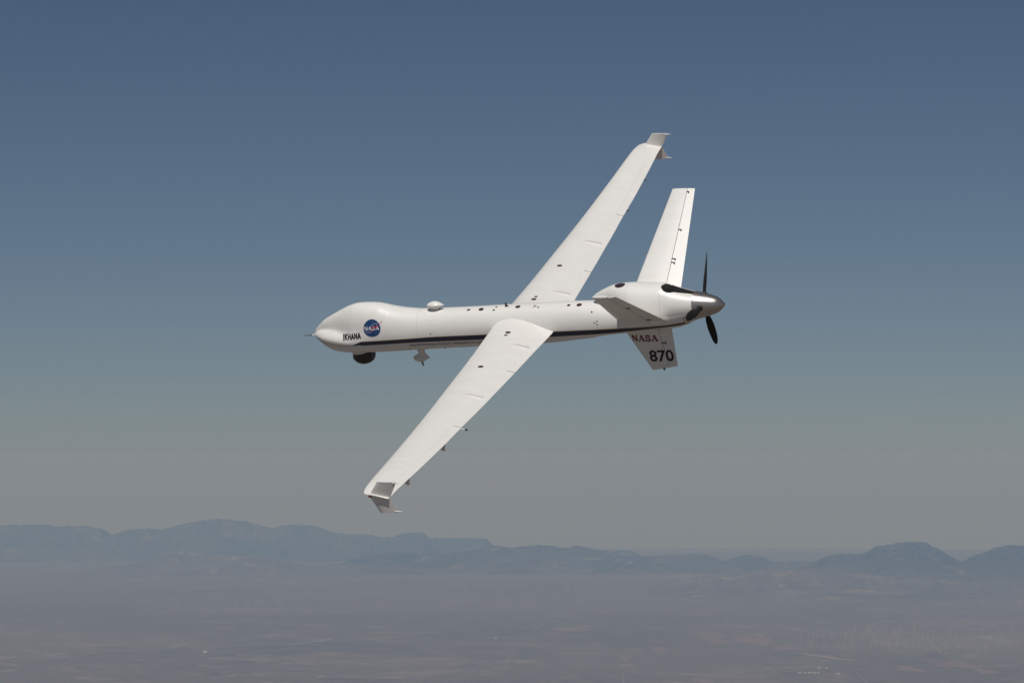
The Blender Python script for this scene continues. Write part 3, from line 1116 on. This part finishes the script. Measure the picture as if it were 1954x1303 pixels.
def tail(side):
    US = [0, .005, .015, .04, .08, .14, .22, .32, .44, .56]
    hu = .685; g = .0045 if side > 0 else .006
    rr = []
    S_ = [i / 16 for i in range(17)]
    for s in S_:
        us = US + [hu - g * (1 + s)]
        rr.append([tailp(side, s, u, True) for u in us] + [tailp(side, s, u, False) for u in reversed(us[1:])])
    # rounded end
    e = [tailp(side, 1, u, True) for u in US + [hu - g * 2]]; e2 = [tailp(side, 1, u, False) for u in reversed((US + [hu - g * 2])[1:])]
    out = Vector((0, side * .819, .573))
    for dl, k in ((.010, .88), (.018, .6), (.022, .25)):
        mid = [(a) for a in e + e2]
        q = []
        for a in mid:
            dd = Vector((0, -side * .573, .819)); ctr = (tailp(side, 1, 0, True)).lerp(tailp(side, 1, 1, True), (a.x - tailp(side, 1, 0, True).x) / (tailp(side, 1, 1, True).x - tailp(side, 1, 0, True).x))
            h = (a - ctr).dot(dd)
            q.append(ctr + dd * (h * k) + out * dl)
        rr.append(q)
    v, f = loft(rr)
    t = mesh('tail_fin', v, f, AC, 'white', 35)
    rr = []
    for i in range(17):
        s = .075 + (1.004 - .075) * i / 16
        us = [hu + g * (1 + s), hu + .06, hu + .14, hu + .22, 1.0]
        rr.append([tailp(side, s, u, True) for u in us] + [tailp(side, s, u, False) for u in reversed(us)])
    v, f = loft(rr)
    mesh('rudder', v, f, t, 'white', 35)
    rr = []
    for i in range(9):
        s = .05 + .94 * i / 8
        a, b = tailp(side, s, hu, True), tailp(side, s, hu, False)
        m0, m1 = b.lerp(a, .72), b.lerp(a, .28)
        rr.append([m0 + Vector((-.02, 0, 0)), m0 + Vector((.02, 0, 0)), m1 + Vector((.02, 0, 0)), m1 + Vector((-.02, 0, 0))])
    v, f = loft(rr)
    mesh('hinge_spar', v, f, t, 'gap', 0)
    # small dark hinge arms on both faces
    d = Vector((0, -side * .573, .819)); out = Vector((0, side * .819, .573))
    for s in ((.39, .42, .66, .975) if side > 0 else (.62, .175)):
        for up in ((True,) if side > 0 else (False,)):
            p0 = tailp(side, s, hu - .004, up); p1 = tailp(side, s, hu + .085, up)
            n = d if up else -d
            rr = []
            for q, hgt in ((p0, .016), (p0.lerp(p1, .8), .020), (p1, .012)):
                rr.append([q - n * .012 - out * .011, q - n * .012 + out * .011, q + n * hgt + out * .008, q + n * hgt - out * .008])
            v, f = loft(rr)
            mesh('hinge_arm', v, f, t, 'gap', 0)
            q = p1
            rr = [[q - n * .01 + (-out) * a + Vector((b, 0, 0)) for b in (-.012, .012)] + [q + n * .02 + (-out) * a + Vector((b, 0, 0)) for b in (.012, -.012)] for a in (-.005, .04)]
            v, f = loft(rr)
            mesh('hinge_horn', v, f, t, 'gap', 0)
    return t


tail(-1)['label'] = 'left tail fin, seen from its shaded underside'
tail(1)

# ------------------------------------------------ ventral fin
def vf(s, u, sd):
    le = Vector((8.222, 0, -.2)).lerp(Vector((8.775, 0, -1.325)), s)
    te = Vector((9.462, 0, -.1)).lerp(Vector((9.441, 0, -1.232)), s)
    T = [(0, 0), (.01, .012), (.04, .024), (.12, .038), (.25, .047), (.4, .049), (.6, .04), (.8, .022), (1, .0015)]
    c = te.x - le.x
    return le.lerp(te, u) + Vector((0, sd * tab(T, u) * c * (1 - .15 * s), 0))


hv = .70
US = [0, .005, .015, .04, .08, .14, .22, .32, .44, .56, hv - .005]
SS = [i / 12 for i in range(13)]
rr = [[vf(s, u, -1) for u in US] + [vf(s, u, 1) for u in reversed(US[1:])] for s in SS]
rr.append([Vector((p_.x + .01, p_.y * .5, p_.z - .012)) for p_ in rr[-1]])
v, f = loft(rr)
VF = mesh('ventral_fin', v, f, AC, 'white', 35)
US2 = [hv + .005, .78, .86, .94, 1.0]
rr = [[vf(s, u, -1) for u in US2] + [vf(s, u, 1) for u in reversed(US2)] for s in [.12 + .88 * i / 10 for i in range(11)]]
rr.append([Vector((p_.x - .004, p_.y * .5, p_.z - .012)) for p_ in rr[-1]])
v, f = loft(rr)
mesh('rudder', v, f, VF, 'white', 35)
rr = []
for s in (.05, .35, .65, .99):
    a, b = vf(s, hv, -1), vf(s, hv, 1)
    rr.append([a * .7 + b * .3 + Vector((-.02, 0, 0)), a * .7 + b * .3 + Vector((.02, 0, 0)), a * .3 + b * .7 + Vector((.02, 0, 0)), a * .3 + b * .7 + Vector((-.02, 0, 0))])
v, f = loft(rr)
mesh('hinge_spar', v, f, VF, 'gap', 0)
for zz in (-.285, -.675, -1.115):
    s = (-.2 - zz) / 1.125
    a = vf(s, hv - .01, -1); b = vf(s, hv + .09, -1)
    rr = [[Vector((q.x, q.y + .01, q.z - .011)), Vector((q.x, q.y - .016, q.z - .008)), Vector((q.x, q.y - .016, q.z + .008)), Vector((q.x, q.y + .01, q.z + .011))] for q in (a, a.lerp(b, .6), b)]
    v, f = loft(rr)
    mesh('hinge_arm', v, f, VF, 'gap', 0)
    rr = [[Vector((b.x + c_, b.y + .01, b.z + e_)) for c_ in (-.012, .012)] + [Vector((b.x + c_, b.y - .02, b.z + e_)) for c_ in (.012, -.012)] for e_ in (.012, -.04)]
    v, f = loft(rr)
    mesh('hinge_horn', v, f, VF, 'gap', 0)
tube('tie_down_lug', [(9.08, 0, -1.29), (9.08, 0, -1.32), (9.08, 0, -1.345)], [.03, .03, .012], VF, 'dark', 10)


def fin_y(x, z, sd, off):
    s = (-.2 - z) / 1.125
    le = 8.222 + (8.775 - 8.222) * s; te = 9.462 + (9.441 - 9.462) * s
    u = min(1, max(0, (x - le) / (te - le)))
    return Vector((x, vf(s, u, sd).y + sd * off, z))


def on_fin(name, vs, fs, x0, x1, zb, zt, lean, m, sd=-1):
    out = []
    for q in vs:
        uu = q.x if sd < 0 else 1 - q.x
        out.append(fin_y(x0 + (x1 - x0) * uu + lean * (1 - q.y), zb + (zt - zb) * q.y - .015 * uu, sd, .004))
    mesh(name, out, fs, VF, m, 0)


wd, tw = serif_word('NASA')
v, f = strokes([[q[0]] + [(a / tw, b) for a, b in q[1:]] for q in wd], 1)
# strokes in a unit box would squeeze the widths: build at true aspect, then normalise
v, f = strokes([[q[0]] + [(a * .178, b * .165) for a, b in q[1:]] for q in wd], .034)
v = [Vector((q.x / (tw * .178), q.y / .165)) for q in v]
for sd in (-1, 1):
    on_fin('red_lettering', v, f, 8.415, 9.07, -.535, -.372, .0, 'red', sd)
v, f = text_mesh2d('870', .022)
for sd in (-1, 1):
    on_fin('fin_number', v, f, 8.775, 9.385, -1.10, -.785, .0, 'letter', sd)

# ------------------------------------------------ propeller
HX, HZ = 10.36, .352
PR = bpy.data.objects.new('propeller', None)
C.objects.link(PR); PR.parent = AC; PR.location = (HX, 0, HZ)
SP = [(10.172, .02), (10.172, .335), (10.18, .342), (10.275, .318), (10.4, .287), (10.51, .258), (10.62, .224), (10.70, .195), (10.75, .165), (10.82, .105), (10.88, .048), (10.905, .012)]
rr = [[Vector((x - HX, r * math.cos(t), r * math.sin(t))) for t in [2 * PI * k / 64 for k in range(64)]] for x, r in SP]
v, f = loft(rr)
mesh('spinner', v, f, PR, 'steel', 28)
for ph in (40, 160, 280):
    a = R(ph)
    d = Vector((0, math.sin(a), math.cos(a))); tn = Vector((0, math.cos(a), -math.sin(a))); ax = Vector((1, 0, 0))
    rr = []
    for r, c, tw_, tk in ((.2, .05, 60, .05), (.29, .055, 58, .048), (.36, .095, 54, .034), (.5, .16, 47, .024), (.7, .20, 40, .018), (.9, .205, 34, .013), (1.1, .185, 29, .010), (1.20, .155, 26, .008), (1.27, .11, 25, .006), (1.315, .045, 25, .003)):
        g = R(tw_)
        ch = tn * math.cos(g) - ax * math.sin(g) * 1.0
        nn = tn * math.sin(g) + ax * math.cos(g)
        rr.append([d * r + ch * (c / 2 * math.cos(t)) + nn * (tk * math.sin(t)) for t in [2 * PI * k / 14 for k in range(14)]])
    v, f = loft(rr)
    mesh('blade', v, f, PR, 'blade', 40)
    # dark round boot where the blade leaves the spinner
    rr = [[d * r + ax * (q * math.cos(t)) + tn * (q * math.sin(t)) for t in [2 * PI * k / 18 for k in range(18)]] for r, q in ((.22, .075), (.305, .072), (.318, .055))]
    v, f = loft(rr)
    mesh('blade_boot', v, f, PR, 'dark', 40)

# ------------------------------------------------ exhaust stack on top of the cowling
EXH = tube('exhaust_pipe', [(9.44, -.07, .79), (9.46, -.08, .81), (9.50, -.08, .82), (9.56, -.08, .80), (9.62, -.075, .765), (9.70, -.06, .74), (9.85, -.04, .695), (10.0, -.02, .655), (10.165, -.01, .615)],
           [.07, .12, .145, .15, .135, .11, .098, .085, .07], AC, 'soot', 20, 1.0)
# soot-darkened band of skin trailing it
rows = []
for i in range(25):
    x = 9.60 + (10.16 - 9.60) * i / 24
    w0 = .12 - .0 * i / 24
    rows.append([(x, PI / 2 + .30 - (0.34 + w0 * 1.0) * 1.0 * j / 10 * 1.0) for j in range(11)])
patch_grid('soot_shield', nac, rows, COWL, 'soot', .006)

# dark oval inlet on top of the cowling
P0 = on(nac, 8.36, 1.36, 0)
rows = []
vs, fs = [], []
NR = 5
for r in range(NR + 1):
    for k in range(28):
        t = 2 * PI * k / 28; s = r / NR
        vs.append(on(nac, 8.36 + .135 * s * math.cos(t), 1.47 + .19 * s * math.sin(t), .006 + .006 * (1 - s * s)))
for r in range(NR):
    for k in range(28):
        a, b = r * 28 + k, r * 28 + (k + 1) % 28
        if r == 0: fs.append((a, b + 28, a + 28))
        else: fs.append((a, b, b + 28, a + 28))
mesh('cooling_inlet', vs, fs, COWL, mat('inlet_maroon', (.05, .03, .04), .2, var=.2), 60)

# ------------------------------------------------ small things on the fuselage
def fcap(x, th, r, m='maroon', name='access_cap', fn=fus, par=None, h=.006):
    p = fn(x, th); n = nrm(fn, x, th)
    a = (fn(x + .02, th) - fn(x - .02, th)).normalized(); b = n.cross(a)
    return cap_disc(name, p, a, b, n, r, r * (.78 if r > .04 else .95), par or FUS, m, h)


for x, th, r in ((4.322, 1.416, .045), (4.661, 1.406, .068), (5.631, 1.44, .068), (6.981, 1.364, .045), (7.251, 1.367, .068)):
    fcap(x, th, r)
fcap(5.014, 1.319, .028, 'dark', 'dark_port')
fcap(5.045, 1.51, .028, 'dark', 'dark_port')
for x, th in ((7.69, .423), (7.761, .48), (7.755, .327)): fcap(x, th, .016, 'dark', 'static_port')
fcap(3.359, .37, .014, 'dark', 'static_port')
fcap(2.70, -.45, .014, 'dark', 'static_port')
fcap(3.62, -.62, .035, 'dark', 'drain_port')
fcap(7.62, .95, .022, 'dark', 'static_port')


def vane(name, x, th, pts, w, m):
    """small blade aerial standing on the skin: pts = (aft, out)"""
    p = fus(x, th); n = nrm(fus, x, th); s = Vector((1, 0, 0)).cross(n)
    rr = [[p + Vector((1, 0, 0)) * a + n * b + s * q for a, b in pts] for q in (-w, w)]
    v, f = loft(rr)
    mesh(name, v, f, FUS, m, 30)


vane('blade_aerial', 5.32, 1.50, ((-.06, -.01), (-.03, .02), (-.022, .10), (.012, .10), (.02, .03), (.07, -.01)), .014, 'dark')
vane('blade_aerial', 6.10, 1.40, ((-.06, -.01), (-.02, .05), (.03, .055), (.04, -.01)), .01, 'white')
fcap(6.189, 1.345, .032, 'grey', 'grey_port')
fcap(6.06, 1.38, .02, 'grey', 'grey_port')


def revolve_x(name, prof, c, sy, sz, parent, m, n=40):
    rr = [[Vector((c[0] + x, c[1] + r * sy * math.cos(t), c[2] + r * sz * math.sin(t))) for t in [2 * PI * k / n for k in range(n)]] for x, r in prof]
    v, f = loft(rr)
    return mesh(name, v, f, parent, m, 50)


# teardrop radome above the nose section
tear = [(-.225, .004), (-.215, .03), (-.195, .055), (-.16, .083), (-.11, .105), (-.05, .118), (.0, .118), (.05, .108), (.1, .086), (.15, .058), (.19, .03), (.22, .012), (.245, .003)]
ANT = revolve_x('upper_antenna', tear, (3.41, 0, .548), 1.15, .76, AC, 'white')
ANT['label'] = 'white teardrop radome on a short stem above the fuselage'
rr = [[Vector((3.385 + a * math.cos(t), b * math.sin(t), z)) for t in [2 * PI * k / 28 for k in range(28)]] for z, a, b in ((.36, .13, .075), (.40, .112, .065), (.44, .108, .062), (.47, .115, .07), (.50, .13, .08))]
v, f = loft(rr)
mesh('stem', v, f, ANT, 'white', 60)
rr = [[Vector((3.385 + a * math.cos(t), b * math.sin(t), z)) for t in [2 * PI * k / 28 for k in range(28)]] for z, a, b in ((.36, .17, .12), (.405, .17, .12), (.413, .155, .105))]
v, f = loft(rr)
mesh('base_plate', v, f, ANT, 'white', 40)

LANT = revolve_x('lower_antenna', [(-.225, .004), (-.21, .03), (-.17, .065), (-.1, .095), (-.02, .108), (.05, .105), (.11, .08), (.15, .05), (.2, .02), (.235, .004)], (2.745, 0, -.872), 1.2, .95, AC, 'white')
LANT['label'] = 'white teardrop aerial hanging on a flared stem under the fuselage'
rr = [[Vector((2.76 + s_ + a * math.cos(t), b * math.sin(t), z)) for t in [2 * PI * k / 28 for k in range(28)]] for z, a, b, s_ in ((-.54, .13, .08, .01), (-.62, .115, .065, .01), (-.70, .095, .055, .012), (-.76, .095, .055, .02), (-.81, .125, .065, .03), (-.86, .17, .085, .02))]
v, f = loft(rr)
mesh('stem', v, f, LANT, 'white', 60)
tube('mast', [(2.735, 0, -.95), (2.74, 0, -1.0), (2.745, 0, -1.06), (2.748, 0, -1.098)], [.045, .03, .024, .018], LANT, 'grey', 12)

# camera turret under the chin
TC = (1.19, 0, -.70)
rr = []
for z, rx, off in ((-.50, .275, 0), (-.58, .28, 0), (-.628, .285, 0)):
    rr.append([Vector((TC[0] + off + rx * math.cos(t), .92 * rx * math.sin(t), z + .03 * math.cos(t) * 1.0)) for t in [2 * PI * k / 40 for k in range(40)]])
v, f = loft(rr)
TUR = mesh('camera_turret', v, f, AC, 'white', 40)
rr = []
for z, r in ((-.60, .265), (-.68, .282), (-.75, .288), (-.81, .280), (-.86, .258), (-.90, .226), (-.935, .18), (-.958, .125), (-.97, .05)):
    rr.append([Vector((min(TC[0] + .012 + r * math.cos(t) * 1.03, TC[0] + .262), r * .95 * math.sin(t), z)) for t in [2 * PI * k / 40 for k in range(40)]])
v, f = loft(rr)
mesh('turret_ball', v, f, TUR, 'turret', 50)
for (lx, ly, r_) in ((-.205, -.135, .06), (-.235, .05, .045)):
    p = Vector((TC[0] + lx, ly, -.80)); n = Vector((lx, ly, -.1)).normalized()
    a = n.cross(Vector((0, 0, 1))).normalized(); b = n.cross(a)
    cap_disc('camera_lens', p + n * .006, a, b, n, r_, r_, TUR, 'glass', .02)

# pitot probe on the nose
tube('pitot_probe', [(.03, 0, -.178), (-.04, 0, -.18), (-.10, 0, -.182), (-.12, 0, -.183)], [.03, .028, .02, .012], AC, 'white', 12)
pt = [o for o in AC.children if o.name.startswith('pitot_probe')][0]
tube('probe_tip', [(-.11, 0, -.183), (-.2, 0, -.186), (-.30, 0, -.190), (-.37, 0, -.193)], [.013, .011, .009, .005], pt, 'gap', 10)
